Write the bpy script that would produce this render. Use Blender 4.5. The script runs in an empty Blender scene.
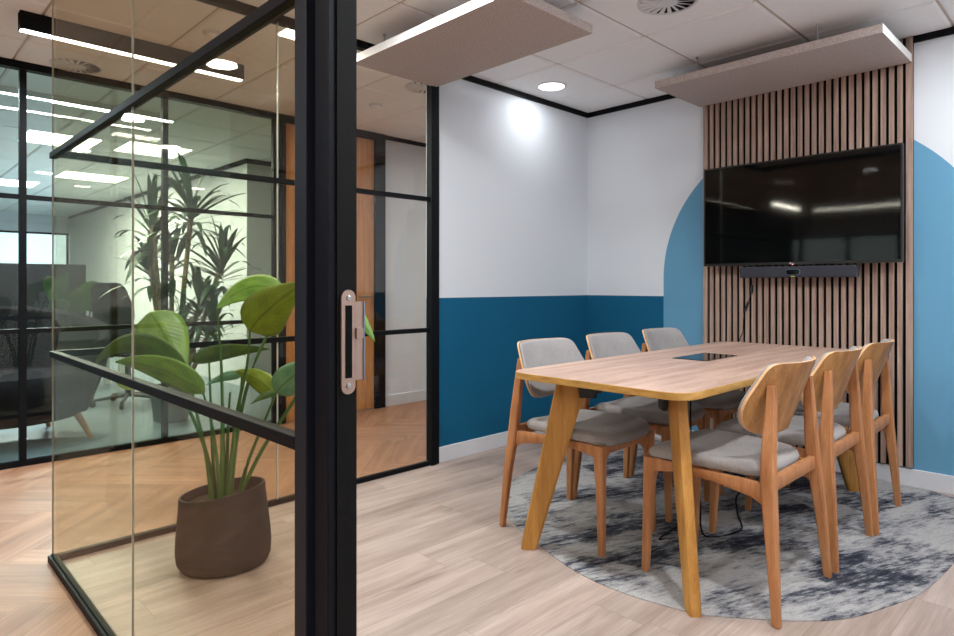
import bpy, bmesh, math, random
from mathutils import Vector, Matrix
random.seed(7)
S = bpy.context.scene
COL = S.collection
PI = math.pi
H = 1.1
F2 = (.6977, .7164); R2 = (.7164, -.6977)
def lin(c):
    return tuple(((v/255)/12.92 if v/255 <= .04045 else ((v/255+.055)/1.055)**2.4) for v in c) + (1,)
def at(px, py, d):
    """a point in the room at forward distance d, from a photo measurement"""
    t = (px-477)/634
    return Vector(((F2[0]+R2[0]*t)*d, (F2[1]+R2[1]*t)*d, H-(py-285)*d/634))

# ------------------------------------------------------------------ materials
def mat(name, col=(128,128,128), rough=.5, metal=0., spec=.5):
    m = bpy.data.materials.new(name); m.use_nodes = True
    b = m.node_tree.nodes['Principled BSDF']
    b.inputs['Base Color'].default_value = lin(col)
    b.inputs['Roughness'].default_value = rough
    b.inputs['Metallic'].default_value = metal
    b.inputs['Specular IOR Level'].default_value = spec
    return m
class NT:
    def __init__(s, m): s.m = m; s.t = m.node_tree; s.b = s.t.nodes.get('Principled BSDF')
    def n(s, typ, **k):
        x = s.t.nodes.new(typ)
        for a, v in k.items():
            if a.startswith('i_'):
                key = a[2:]; key = int(key) if key.isdigit() else key.replace('_', ' ')
                x.inputs[key].default_value = v
            else: setattr(x, a, v)
        return x
    def l(s, a, b): s.t.links.new(a, b)
    def ramp(s, fac, stops):
        r = s.n('ShaderNodeValToRGB')
        e = r.color_ramp.elements
        e[0].position = stops[0][0]; e[0].color = stops[0][1]
        e[1].position = stops[-1][0]; e[1].color = stops[-1][1]
        for p, c in stops[1:-1]:
            q = e.new(p); q.color = c
        s.l(fac, r.inputs[0]); return r.outputs[0]
    def math(s, op, a, b=None, c=None):
        x = s.n('ShaderNodeMath', operation=op)
        for i, v in enumerate((a, b, c)):
            if v is None: continue
            if isinstance(v, (int, float)): x.inputs[i].default_value = v
            else: s.l(v, x.inputs[i])
        return x.outputs[0]
    def mix(s, fac, a, b, mode='MIX'):
        x = s.n('ShaderNodeMix', data_type='RGBA', blend_type=mode)
        for i, v in ((0, fac), (6, a), (7, b)):
            if isinstance(v, (int, float, tuple)): x.inputs[i].default_value = v
            else: s.l(v, x.inputs[i])
        return x.outputs[2]
    def bump(s, h, strength=.2, dist=.002):
        x = s.n('ShaderNodeBump'); x.inputs['Strength'].default_value = strength
        x.inputs['Distance'].default_value = dist
        s.l(h, x.inputs['Height']); s.l(x.outputs[0], s.b.inputs['Normal'])
    def noise(s, scale, detail=4, rough=.5, vec=None, sc=None):
        x = s.n('ShaderNodeTexNoise'); x.inputs['Scale'].default_value = scale
        x.inputs['Detail'].default_value = detail; x.inputs['Roughness'].default_value = rough
        if sc is not None:
            mp = s.n('ShaderNodeMapping'); mp.inputs['Scale'].default_value = sc
            s.l(vec, mp.inputs['Vector']); s.l(mp.outputs[0], x.inputs['Vector'])
        elif vec is not None: s.l(vec, x.inputs['Vector'])
        return x.outputs[0]

def wood(name, c1, c2, scale=(6,6,.8), rough=.45, coord='Object', var=.5, spec=.35):
    m = mat(name, c1, rough, spec=spec); q = NT(m)
    tc = q.n('ShaderNodeTexCoord').outputs[coord]
    oi = q.n('ShaderNodeObjectInfo').outputs['Random']
    off = q.n('ShaderNodeVectorMath', operation='ADD'); q.l(tc, off.inputs[0])
    cb = q.n('ShaderNodeCombineXYZ'); q.l(q.math('MULTIPLY', oi, 17.), cb.inputs[0]); q.l(q.math('MULTIPLY', oi, 9.), cb.inputs[2]); q.l(cb.outputs[0], off.inputs[1])
    v = off.outputs[0]
    a = q.noise(4, 3, .5, v, scale); b = q.noise(30, 5, .6, v, scale)
    f = q.math('ADD', q.math('MULTIPLY', a, .65), q.math('MULTIPLY', b, .35))
    q.l(q.ramp(f, [(.36, lin(c1)), (.64, lin(c2))]), q.b.inputs['Base Color'])
    q.bump(b, .08, .001)
    return m
def floor_wood(name, cols, knot, rough=.38):
    m = mat(name, cols[0], rough, spec=.4); q = NT(m)
    uv = q.n('ShaderNodeUVMap'); uv.uv_map = 'UVMap'
    at_ = q.n('ShaderNodeAttribute'); at_.attribute_name = 'rnd'
    a = q.noise(3., 4, .55, uv.outputs[0], (.5, 5, 1)); b = q.noise(14., 6, .62, uv.outputs[0], (.35, 8, 1))
    f = q.math('ADD', q.math('MULTIPLY', a, .6), q.math('MULTIPLY', b, .4))
    c = q.ramp(f, [(.33, lin(cols[0])), (.5, lin(cols[1])), (.66, lin(cols[2]))])
    hv = q.n('ShaderNodeHueSaturation'); q.l(c, hv.inputs['Color'])
    q.l(q.math('MULTIPLY_ADD', at_.outputs['Fac'], .16, .92), hv.inputs['Value'])
    k = q.noise(2.1, 2, .5, uv.outputs[0], (1.3, 5, 1))
    kf = q.ramp(k, [(.66, (0,0,0,1)), (.76, (1,1,1,1))])
    c2 = q.mix(q.math('MULTIPLY', kf, .45), hv.outputs[0], lin(knot))
    q.l(c2, q.b.inputs['Base Color'])
    q.l(q.math('MULTIPLY_ADD', b, .25, rough-.1), q.b.inputs['Roughness'])
    q.bump(b, .06, .001)
    return m
def fabric(name, c, c2, scale=260, rough=.95):
    m = mat(name, c, rough, spec=.15); q = NT(m)
    tc = q.n('ShaderNodeTexCoord').outputs['Object']
    a = q.noise(scale, 2, .6, tc); b = q.noise(9, 3, .5, tc)
    f = q.math('ADD', q.math('MULTIPLY', a, .7), q.math('MULTIPLY', b, .3))
    q.l(q.ramp(f, [(.35, lin(c)), (.65, lin(c2))]), q.b.inputs['Base Color'])
    q.b.inputs['Sheen Weight'].default_value = .15
    q.bump(a, .25, .001); return m
def glass(name, tint, refl=.04, graze=.8):
    """clear tinted pane: straight transparency and a Schlick mirror layer"""
    m = bpy.data.materials.new(name); m.use_nodes = True
    q = NT(m); q.t.nodes.remove(q.b)
    out = q.t.nodes['Material Output']
    tr = q.n('ShaderNodeBsdfTransparent'); tr.inputs[0].default_value = tint
    gl = q.n('ShaderNodeBsdfGlossy'); gl.inputs['Roughness'].default_value = .0
    gl.inputs['Color'].default_value = (1,1,1,1)
    lw = q.n('ShaderNodeLayerWeight'); lw.inputs[0].default_value = .5
    f = q.math('POWER', lw.outputs['Facing'], 5.)
    f = q.math('MULTIPLY_ADD', f, graze, refl)
    mx = q.n('ShaderNodeMixShader'); q.l(f, mx.inputs[0]); q.l(tr.outputs[0], mx.inputs[1]); q.l(gl.outputs[0], mx.inputs[2])
    q.l(mx.outputs[0], out.inputs[0]); return m
def emit(name, col, s):
    m = bpy.data.materials.new(name); m.use_nodes = True
    q = NT(m); b = q.b
    b.inputs['Base Color'].default_value = (.8,.8,.8,1)
    b.inputs['Emission Color'].default_value = col; b.inputs['Emission Strength'].default_value = s
    return m
def speck(name, c, amt=.04, scale=60, rough=.9):
    m = mat(name, c, rough, spec=.2); q = NT(m)
    p = q.n('ShaderNodeNewGeometry').outputs['Position']
    a = q.noise(scale, 4, .6, p)
    c1 = tuple(max(0, v*(1-amt)) for v in c); c2 = tuple(min(255, v*(1+amt)) for v in c)
    q.l(q.ramp(a, [(.3, lin(c1)), (.7, lin(c2))]), q.b.inputs['Base Color'])
    q.bump(a, .1, .001); return m

M = {}
M['black'] = mat('black_frame', (11,13,17), .5, spec=.14)
M['black2'] = mat('black_frame_matte', (7,7,8), .6, spec=.1)
M['navy'] = mat('navy_frame', (12,14,21), .5, spec=.14)
M['greyfr'] = mat('grey_blue_frame', (26,29,37), .5, spec=.2)  # lit look of the glazing post put into its colour
M['rubber'] = mat('black_rubber', (13,13,14), .7, spec=.15)
M['plastic'] = mat('black_plastic', (26,27,30), .45)
M['charcoal'] = fabric('charcoal_cloth', (46,47,54), (56,57,66), 500, .8)
M['white'] = speck('white_paint', (216,219,224), .008, 90)
M['skirt'] = mat('skirting_paint', (214,215,220), .45)
M['tile'] = speck('ceiling_tile', (243,243,244), .006, 35)
M['tbar'] = mat('ceiling_grid', (190,178,168), .7)
M['felt'] = speck('felt_grey_brown', (182,170,165), .10, 120)
M['felt_white'] = speck('felt_white_edge', (232,230,226), .03, 120)
M['steel'] = mat('steel', (170,170,172), .3, 1.)
M['bronze'] = mat('satin_copper', (176,150,138), .38, .85)
M['steel_blue'] = mat('steel_edge', (120,135,155), .3, .8)
M['screen'] = mat('tv_glass', (5,6,7), .05, spec=.4)
M['bezel'] = mat('tv_bezel', (14,14,16), .3)
M['beech'] = wood('beech', (158,102,62), (190,134,90), (7,7,.7))
M['beech_edge'] = wood('ply_edge', (206,160,116), (222,180,138), (20,20,20))
M['veneer'] = wood('walnut_veneer', (140,96,54), (184,134,82), (7,7,.6), rough=.4)
M['leg_oak'] = wood('oak_leg', (160,108,46), (196,144,74), (7,7,.5))
M['top'] = wood('tabletop_oak', (152,122,108), (194,164,148), (.55,5,1), rough=.42)
M['top_edge'] = wood('tabletop_edge', (160,116,54), (196,152,84), (3,3,14))
M['slat'] = wood('slat_walnut', (136,110,98), (184,156,142), (14,14,.5), rough=.6)
M['felt_black'] = mat('slat_backing', (10,10,11), .95, spec=.1)
M['door'] = wood('door_oak', (176,116,66), (214,158,104), (5,5,.35), rough=.4)
M['seat'] = fabric('seat_fabric', (132,126,124), (160,154,152))
M['back'] = fabric('back_fabric', (140,136,136), (166,162,162))
M['floor'] = floor_wood('oak_planks', [(142,122,112), (168,149,139), (188,170,161)], (120,94,84))
M['herring'] = floor_wood('oak_herringbone', [(124,88,66), (150,108,82), (170,130,102)], (120,82,56), .5)
M['seam'] = mat('plank_seam', (120,92,76), .7)
M['pot'] = floor_wood('pot_clay', [(78,66,62), (98,84,80), (116,102,96)], (70,58,52)) if False else speck('pot_clay', (52,47,49), .14, 9, .8)
M['soil'] = speck('soil', (52,42,36), .4, 80)
M['glassF'] = glass('glass_front', (.885,.85,.765,1), .03, .22)
M['glassA'] = glass('glass_side', (.955,.945,.91,1), .035)
M['glassD'] = glass('glass_far', (.86,.94,.92,1), .022)
M['glassW'] = glass('window_glass', (.9,.95,.95,1), .03)
M['gedge'] = mat('glass_edge', (206,212,208), .2)
M['led'] = emit('lamp_white', (.97,.98,1,1), 12)
M['panel'] = emit('lamp_panel', (1,.99,.93,1), 7)
M['down'] = emit('downlight_white', (.97,.98,1,1), 3.6)
M['office_floor'] = speck('office_carpet', (112,126,134), .06, 30, .35)
M['desk'] = mat('desk_white', (222,224,214), .5)
M['darkfab'] = mat('dark_fabric', (30,27,30), .95, spec=.05)
M['dwall'] = mat('dark_wall', (34,36,40), .7, spec=.2)
M['gwall'] = mat('grey_wall', (120,122,126), .8, spec=.2)  # mid grey picked for the unseen rear walls, to dim reflections
M['cab'] = mat('cabinet_dark', (16,16,19), .6, spec=.2)
M['box'] = mat('cardboard', (196,136,86), .8)
M['metalgrey'] = mat('galvanised', (112,118,122), .5, .4)
M['trunk'] = speck('trunk_bark', (142,122,92), .3, 40)
M['red'] = emit('led_red', (1,.05,.1,1), 2)
M['blue_led'] = mat('led_ring', (84,104,128), .4)
M['yellow'] = mat('yellow_mark', (200,190,90), .6)
M['silver'] = mat('logo_silver', (170,172,178), .4, .3)

def leafmat(name, c1, c2):
    m = mat(name, c1, .42, spec=.45); q = NT(m)
    uv = q.n('ShaderNodeUVMap'); uv.uv_map = 'UVMap'
    sx = q.n('ShaderNodeSeparateXYZ'); q.l(uv.outputs[0], sx.inputs[0])
    ab = q.math('ABSOLUTE', q.math('SUBTRACT', sx.outputs[1], .5))
    ph = q.math('MULTIPLY', q.math('SUBTRACT', sx.outputs[0], q.math('MULTIPLY', ab, .5)), 90.)
    v = q.math('SINE', ph)
    n = q.noise(5, 3, .5, uv.outputs[0])
    c = q.ramp(n, [(.3, lin(c1)), (.7, lin(c2))])
    c = q.mix(q.math('MULTIPLY', q.math('GREATER_THAN', v, .93), .25), c, lin(tuple(x*.6 for x in c1)))
    rib = q.math('LESS_THAN', ab, .018)
    c = q.mix(q.math('MULTIPLY', rib, .7), c, lin((70,92,34)))
    q.l(c, q.b.inputs['Base Color'])
    q.bump(v, .1, .002)
    q.b.inputs['Subsurface Weight'].default_value = 0.
    return m
M['leaf'] = leafmat('leaf_green', (78,118,38), (112,150,56))
M['leaf_d'] = leafmat('leaf_dark', (60,92,40), (84,112,50))
M['leaf_y'] = leafmat('leaf_yellow', (104,128,30), (128,156,44))
M['leaf_p'] = leafmat('leaf_pale', (86,140,108), (116,164,132))
M['stem'] = mat('stem_green', (64,104,50), .5)
M['yucca'] = leafmat('yucca_green', (40,74,50), (66,98,66))

# painted wall: teal dado, light blue arch (paint, by place on the wall)
def wall_paint(name, arch):
    m = mat(name, (228,229,231), .8, spec=.2); q = NT(m)
    pos = q.n('ShaderNodeNewGeometry').outputs['Position']
    sx = q.n('ShaderNodeSeparateXYZ'); q.l(pos, sx.inputs[0])
    X, Y, Z = sx.outputs
    t = q.math('LESS_THAN', Z, 1.02)
    c = q.mix(t, lin((214,218,224)), lin((14,88,122)))
    if arch:
        yc, zc, r = 1.379, 1.145, .936
        dy = q.math('SUBTRACT', Y, yc); dz = q.math('SUBTRACT', Z, zc)
        rr = q.math('ADD', q.math('MULTIPLY', dy, dy), q.math('MULTIPLY', dz, dz))
        circ = q.math('LESS_THAN', rr, r*r)
        box = q.math('MULTIPLY', q.math('LESS_THAN', q.math('ABSOLUTE', dy), r), q.math('LESS_THAN', Z, zc))
        a = q.math('MAXIMUM', circ, box)
        c = q.mix(a, c, lin((100,152,184)))
    n = q.noise(120, 3, .6, pos)
    q.l(c, q.b.inputs['Base Color']); q.bump(n, .08, .001)
    return m
M['wallA'] = wall_paint('paint_dado', False)
M['wallB'] = wall_paint('paint_arch', True)
def rug_mat():
    m = mat('rug_pile', (150,150,155), .98, spec=.05); q = NT(m)
    p = q.n('ShaderNodeNewGeometry').outputs['Position']
    rot = q.n('ShaderNodeMapping'); rot.inputs['Rotation'].default_value = (0,0,.35); q.l(p, rot.inputs[0]); v = rot.outputs[0]
    a = q.noise(2.1, 6, .62, v, (.9,2.0,1)); b = q.noise(26, 5, .75, v, (.5,2.2,1)); f = q.noise(300, 2, .7, p)
    # patches: square carpet tiles with their own tone
    ck = q.n('ShaderNodeTexVoronoi', distance='CHEBYCHEV'); ck.inputs['Scale'].default_value = 2.4; ck.inputs['Randomness'].default_value = .6
    q.l(v, ck.inputs['Vector'])
    sp = q.n('ShaderNodeSeparateColor'); q.l(ck.outputs['Color'], sp.inputs[0])
    s = q.math('ADD', q.math('MULTIPLY', a, .62), q.math('MULTIPLY', b, .38))
    s = q.math('ADD', s, q.math('MULTIPLY', q.math('SUBTRACT', sp.outputs[0], .5), .07))
    c = q.ramp(s, [(.40, lin((48,50,60))), (.455, lin((88,90,100))), (.49, lin((146,145,148))), (.56, lin((184,181,180))), (.66, lin((166,163,162)))])
    g = q.ramp(f, [(.3, (.5,.5,.5,1)), (.7, (1.15,1.15,1.15,1))])
    q.l(q.mix(.75, c, g, 'MULTIPLY'), q.b.inputs['Base Color'])
    q.bump(f, .6, .004); return m
M['rug'] = rug_mat()

# ------------------------------------------------------------------ mesh helpers
class MB:
    def __init__(s): s.v = []; s.f = []; s.mi = []; s.uv = {}; s.rnd = {}
    def add(s, vs, fs, mi=0):
        o = len(s.v); s.v += [tuple(v) for v in vs]
        for f in fs: s.f.append(tuple(i+o for i in f)); s.mi.append(mi)
    def box(s, x0, x1, y0, y1, z0, z1, mi=0):
        vs = [(x,y,z) for z in (z0,z1) for y in (y0,y1) for x in (x0,x1)]
        s.add(vs, [(0,2,3,1),(4,5,7,6),(0,1,5,4),(2,6,7,3),(0,4,6,2),(1,3,7,5)], mi)
    def loft(s, rings, mi=0, cap=True, closed=True):
        o = len(s.v); n = len(rings[0])
        for r in rings: s.v += [tuple(p) for p in r]
        for k in range(len(rings)-1):
            for i in range(n if closed else n-1):
                j = (i+1) % n
                s.f.append((o+k*n+i, o+k*n+j, o+(k+1)*n+j, o+(k+1)*n+i)); s.mi.append(mi)
        if cap:
            s.f.append(tuple(o+i for i in reversed(range(n)))); s.mi.append(mi)
            s.f.append(tuple(o+(len(rings)-1)*n+i for i in range(n))); s.mi.append(mi)
    def bar(s, secs, mi=0):
        """secs: list of (centre, half_a vector, half_b vector) chamfered rectangular sections"""
        rings = []
        for c, a, b in secs:
            c = Vector(c); a = Vector(a); b = Vector(b); k = .72
            rings.append([c+a*k-b, c+a-b*k, c+a+b*k, c+a*k+b, c-a*k+b, c-a+b*k, c-a-b*k, c-a*k-b])
        s.loft(rings, mi)
    def tube(s, pts, r, n=8, mi=0):
        pts = [Vector(p) for p in pts]; rings = []
        up = Vector((0,0,1))
        for i, p in enumerate(pts):
            d = (pts[min(i+1, len(pts)-1)] - pts[max(i-1, 0)]).normalized()
            a = d.cross(up if abs(d.z) < .95 else Vector((1,0,0))).normalized(); b = d.cross(a)
            rr = r[i] if isinstance(r, (list, tuple)) else r
            rings.append([p+(a*math.cos(t)+b*math.sin(t))*rr for t in [2*PI*k/n for k in range(n)]])
        s.loft(rings, mi)
    def lathe(s, prof, n=32, c=(0,0,0), mi=0, cap=True):
        rings = [[(c[0]+r*math.cos(2*PI*k/n), c[1]+r*math.sin(2*PI*k/n), c[2]+z) for k in range(n)] for r, z in prof]
        s.loft(rings, mi, cap)
    def build(s, name, mats, parent=None, smooth=False, bevel=0, loc=None):
        me = bpy.data.meshes.new(name); me.from_pydata(s.v, [], s.f)
        if not isinstance(mats, (list, tuple)): mats = [mats]
        for m in mats: me.materials.append(m)
        for p, i in zip(me.polygons, s.mi): p.material_index = i
        bm = bmesh.new(); bm.from_mesh(me)
        bmesh.ops.recalc_face_normals(bm, faces=bm.faces)
        bm.to_mesh(me); bm.free()
        if smooth:
            for p in me.polygons: p.use_smooth = True
        me.update()
        o = bpy.data.objects.new(name, me); COL.objects.link(o)
        if smooth:
            try: me.set_sharp_from_angle(angle=math.radians(smooth if smooth is not True else 45))
            except Exception: pass
        if parent: o.parent = parent
        if loc: o.location = loc
        if bevel:
            b = o.modifiers.new('bevel', 'BEVEL'); b.width = bevel; b.segments = 2; b.limit_method = 'ANGLE'
        return o
def tag(o, label, cat, group=None, kind=None):
    if label: o['label'] = label
    if cat: o['category'] = cat
    if group: o['group'] = group
    if kind: o['kind'] = kind
    return o
def thing(name, loc, label, cat, group=None, rz=0):
    o = bpy.data.objects.new(name, None); COL.objects.link(o)
    o.location = loc; o.rotation_euler = (0,0,rz); o.empty_display_size = .1
    return tag(o, label, cat, group)
def st(o): o['kind'] = 'structure'; return o
def copy_tree(o, parent=None):
    c = o.copy(); COL.objects.link(c); c.parent = parent
    for ch in [x for x in list(COL.objects) if x.parent == o]: copy_tree(ch, c)
    return c
def rounded(poly, rad, n=6):
    out = []; N = len(poly)
    for i in range(N):
        p = Vector(poly[i]); a = Vector(poly[i-1]); b = Vector(poly[(i+1) % N])
        r = rad[i] if isinstance(rad, (list, tuple)) else rad
        da = (a-p); db = (b-p); la = min(r, da.length*.49); lb = min(r, db.length*.49)
        p0 = p+da.normalized()*la; p1 = p+db.normalized()*lb
        for k in range(n+1):
            t = k/n; out.append(tuple(p0*(1-t)**2 + p*2*t*(1-t) + p1*t*t))
    return out
def dense(o, step=.02):
    out = []
    for i in range(len(o)):
        a = Vector(o[i]); b = Vector(o[(i+1) % len(o)]); n = max(1, int((b-a).length/step))
        for k in range(n): out.append(tuple(a.lerp(b, k/n)))
    return out
def slab(mb, outline, z0, z1, mi=0, mtop=None, ch=0):
    """horizontal plate from an xy outline with a small chamfer"""
    n = len(outline); cx = sum(p[0] for p in outline)/n; cy = sum(p[1] for p in outline)/n
    def ring(k, z):
        return [(x+(cx-x)*0+0, y, z) if k == 0 else (x-(x-cx)/max(1e-6, math.hypot(x-cx, y-cy))*k, y-(y-cy)/max(1e-6, math.hypot(x-cx, y-cy))*k, z) for x, y in outline]
    mb.loft([ring(ch, z0), ring(0, z0+ch), ring(0, z1-ch), ring(ch, z1)], mi)
    if mtop is not None: mb.mi[-1] = mtop
def pad(mb, outline, prof, mapf, mi=0):
    """cushion: outline (u,v) inset by rings; prof = [(scale, thickness offset)]"""
    n = len(outline); cu = sum(p[0] for p in outline)/n; cv = sum(p[1] for p in outline)/n
    rings = [[mapf(cu+(u-cu)*k, cv+(v-cv)*k, w) for u, v in outline] for k, w in prof]
    mb.loft(rings, mi)

# ------------------------------------------------------------------ floors
XF, YA, XB, YD, ZC = .55, 2.975, 4.115, 4.69, 2.452
def plank_floor(name, quads, mat_, z, bounds):
    v = []; f = []; uvs = []; rn = []
    for corners, L, W in quads:
        o = len(v); v += [(x, y, z+.0008) for x, y in corners]; f.append((o, o+1, o+2, o+3))
        a = random.random()*40; b = random.random()*40; r = random.random()
        uvs += [(a, b), (a+L, b), (a+L, b+W), (a, b+W)]; rn.append(r)
    o = len(v); x0, x1, y0, y1 = bounds
    v += [(x0,y0,z),(x1,y0,z),(x1,y1,z),(x0,y1,z)]; f.append((o,o+1,o+2,o+3)); uvs += [(0,0)]*4; rn.append(0)
    me = bpy.data.meshes.new(name); me.from_pydata(v, [], f)
    me.materials.append(mat_); me.materials.append(M['seam'])
    ul = me.uv_layers.new(name='UVMap')
    for i, uv in enumerate(uvs): ul.data[i].uv = uv
    at_ = me.attributes.new('rnd', 'FLOAT', 'FACE')
    for i, r in enumerate(rn): at_.data[i].value = r
    me.polygons[len(f)-1].material_index = 1
    ob = bpy.data.objects.new(name, me); COL.objects.link(ob); return st(ob)
def clip(poly, x0, x1, y0, y1):
    def cl(P, ax, lim, sg):
        out = []
        for i in range(len(P)):
            a, b = P[i-1], P[i]; ia = sg*(a[ax]-lim) >= 0; ib = sg*(b[ax]-lim) >= 0
            if ia != ib:
                t = (lim-a[ax])/(b[ax]-a[ax]); out.append(tuple(a[k]+(b[k]-a[k])*t for k in range(4)))
            if ib: out.append(b)
        return out
    for ax, lim, sg in ((0,x0,1),(0,x1,-1),(1,y0,1),(1,y1,-1)):
        if poly: poly = cl(poly, ax, lim, sg)
    return poly
def herring(region, W=.145, n=5):
    x0, x1, y0, y1 = region; v = []; f = []; uvs = []; rn = []
    s = 1/math.sqrt(2); g = .0006
    rng = range(-90, 110)
    planks = []
    for i in rng:
        for j in rng:
            k = (i-j) % (2*n)
            if k == 0: planks.append((i*W, j*W, (i+n)*W, (j+1)*W, 0))
            if k == n: planks.append((i*W, (j-n+1)*W, (i+1)*W, (j+1)*W, 1))
    rr = random.Random(3)
    for a0, b0, a1, b1, vert in planks:
        a, b, r = rr.random()*40, rr.random()*40, rr.random()
        a0 += g; b0 += g; a1 -= g; b1 -= g
        L = n*W
        cs = [(a0,b0),(a1,b0),(a1,b1),(a0,b1)]
        us = [(a,b),(a+L,b),(a+L,b+W),(a,b+W)] if not vert else [(a,b),(a,b+W),(a+L,b+W),(a+L,b)]
        P = [((p[0]+p[1])*s, (p[1]-p[0])*s, u[0], u[1]) for p, u in zip(cs, us)]
        if max(p[0] for p in P) < x0 or min(p[0] for p in P) > x1 or max(p[1] for p in P) < y0 or min(p[1] for p in P) > y1: continue
        P = clip(P, x0, x1, y0, y1)
        if len(P) < 3: continue
        o = len(v); v += [(p[0], p[1]) for p in P]; uvs += [(p[2], p[3]) for p in P]; f.append(tuple(range(o, o+len(P)))); rn.append(r)
    return v, f, uvs, rn
v_, f_, u_, r_ = [], [], [], []
for reg in ((-5.5, XF, -3.5, YD), (XF, 8.5, YA, YD)):
    a, b, c, d = herring(reg); o = len(v_)
    v_ += a; f_ += [tuple(i+o for i in q) for q in b]; u_ += c; r_ += d
me = bpy.data.meshes.new('floor_corridor')
vv = [(x, y, .0008) for x, y in v_]; o = len(vv)
vv += [(-5.5,-3.5,0),(8.5,-3.5,0),(8.5,YD,0),(-5.5,YD,0)]; f_.append((o,o+1,o+2,o+3)); u_ += [(0,0)]*4; r_.append(0)
me.from_pydata(vv, [], f_); me.materials.append(M['herring']); me.materials.append(M['seam'])
ul = me.uv_layers.new(name='UVMap')
for i, uv in enumerate(u_): ul.data[i].uv = uv
aa = me.attributes.new('rnd', 'FLOAT', 'FACE')
for i, r in enumerate(r_): aa.data[i].value = r
me.polygons[len(f_)-1].material_index = 1
fc = st(bpy.data.objects.new('floor', me)); COL.objects.link(fc)
# the meeting room: straight planks along X
q_ = []
W = .19; y = -1.0; row = 0
while y < YA:
    x = XF - random.random()*1.3
    while x < XB:
        L = 1.38; xa, xb = max(x, XF), min(x+L, XB); ya, yb = y, min(y+W, YA)
        if xb-xa > .01 and yb-ya > .005:
            g = .0005; q_.append(([(xa+g,ya+g),(xb-g,ya+g),(xb-g,yb-g),(xa+g,yb-g)], xb-xa, yb-ya))
        x += L
    y += W
plank_floor('floor', q_, M['floor'], .002, (XF, XB, -1.0, YA))
mb = MB(); mb.box(-5.5, 8.5, YD-.01, 14.6, -.05, .002); st(mb.build('floor', M['office_floor']))

# ------------------------------------------------------------------ ceiling: lay-in tiles with a sunk grid
mb = MB(); T = .602; X0, Y0 = 3.07, 1.24; e = .006; sl = .010; dz = .009
for i in range(-15, 10):
    for j in range(-8, 23):
        xa, xb, ya, yb = X0+i*T+e, X0+(i+1)*T-e, Y0+j*T+e, Y0+(j+1)*T-e
        z1, z0 = ZC+dz, ZC
        vs = [(xa,ya,z1),(xb,ya,z1),(xb,yb,z1),(xa,yb,z1),(xa+sl,ya+sl,z0),(xb-sl,ya+sl,z0),(xb-sl,yb-sl,z0),(xa+sl,yb-sl,z0)]
        mb.add(vs, [(4,5,6,7),(0,1,5,4),(1,2,6,5),(2,3,7,6),(3,0,4,7)])
mb.box(X0-15*T, X0+10*T, Y0-8*T, Y0+23*T, ZC+dz, ZC+.06, 1)
ce = st(mb.build('ceiling', [M['tile'], M['tbar']]))

# ------------------------------------------------------------------ walls
def wbox(name, *b, m='white'):
    k = MB(); k.box(*b); return st(k.build(name, M[m]))
wbox('wall_left', 2.550, XB+.1, YA, YA+.1, 0, ZC+.02, m='wallA')
wbox('wall_back', XB, XB+.1, -1.1, YA, 0, ZC+.02, m='wallB')
wbox('wall_right', XF, XB, -1.1, -1.0, 0, ZC+.02)
wbox('wall_corridor', 3.39, 8.5, YD, YD+.1, 0, ZC+.02)
wbox('wall_office', 2.97, 8.5, 6.58, 14.6, 0, ZC+.02)
wbox('wall_front', -5.6, -5.5, -3.5, -2.0, 0, ZC+.02, m='gwall')
wbox('wall_side', -5.5, 8.5, -3.6, -3.5, 0, ZC+.02)
wbox('wall_far_end', 8.5, 8.6, -3.5, YD, 0, ZC+.02)
# window walls: far office wall and the wall behind the camera
def window_wall(axis, pos, a0, a1, sill, head, n, idx, mname='white'):
    """wall with one long window opening split by black mullions"""
    def B(k, p0, p1, u0, u1, z0, z1):
        if axis == 'x': k.box(p0, p1, u0, u1, z0, z1)
        else: k.box(u0, u1, p0, p1, z0, z1)
    k = MB(); B(k, pos, pos+.15, a0, a1, 0, sill); B(k, pos, pos+.15, a0, a1, head, ZC+.02)
    st(k.build('wall_window_%s' % ('front' if axis == 'x' else 'far'), M[mname]))
    st_w = (a1-a0)/n
    for i in range(n):
        w = bpy.data.objects.new('window_%d' % (idx+i), None); COL.objects.link(w); st(w)
        u0, u1 = a0+i*st_w, a0+(i+1)*st_w
        k = MB(); t = .035
        B(k, pos+.03, pos+.1, u0, u0+t, sill, head); B(k, pos+.03, pos+.1, u1-t, u1, sill, head)
        B(k, pos+.03, pos+.1, u0+t, u1-t, sill, sill+t); B(k, pos+.03, pos+.1, u0+t, u1-t, head-t, head)
        k.build('window_frame', M['black'], w)
        k = MB(); B(k, pos+.06, pos+.066, u0+t, u1-t, sill+t, head-t); k.build('glass_pane', M['glassW'], w)
window_wall('y', 14.6, -.9, 2.97, 1.45, 2.12, 3, 1)
wbox('wall_far_end', -5.5, -.9, 14.6, 14.75, 0, ZC+.02)
window_wall('x', -5.65, 2.9, 7.1, 1.2, 2.1, 5, 4)
wbox('wall_front', -5.6, -5.5, -2.0, 2.9, 0, ZC+.02, m='gwall')
wbox('wall_front', -5.6, -5.5, 7.1, 14.6, 0, ZC+.02, m='gwall')
wbox('wall_front', -5.6, -5.45, 14.3, 14.6, 0, ZC)

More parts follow.
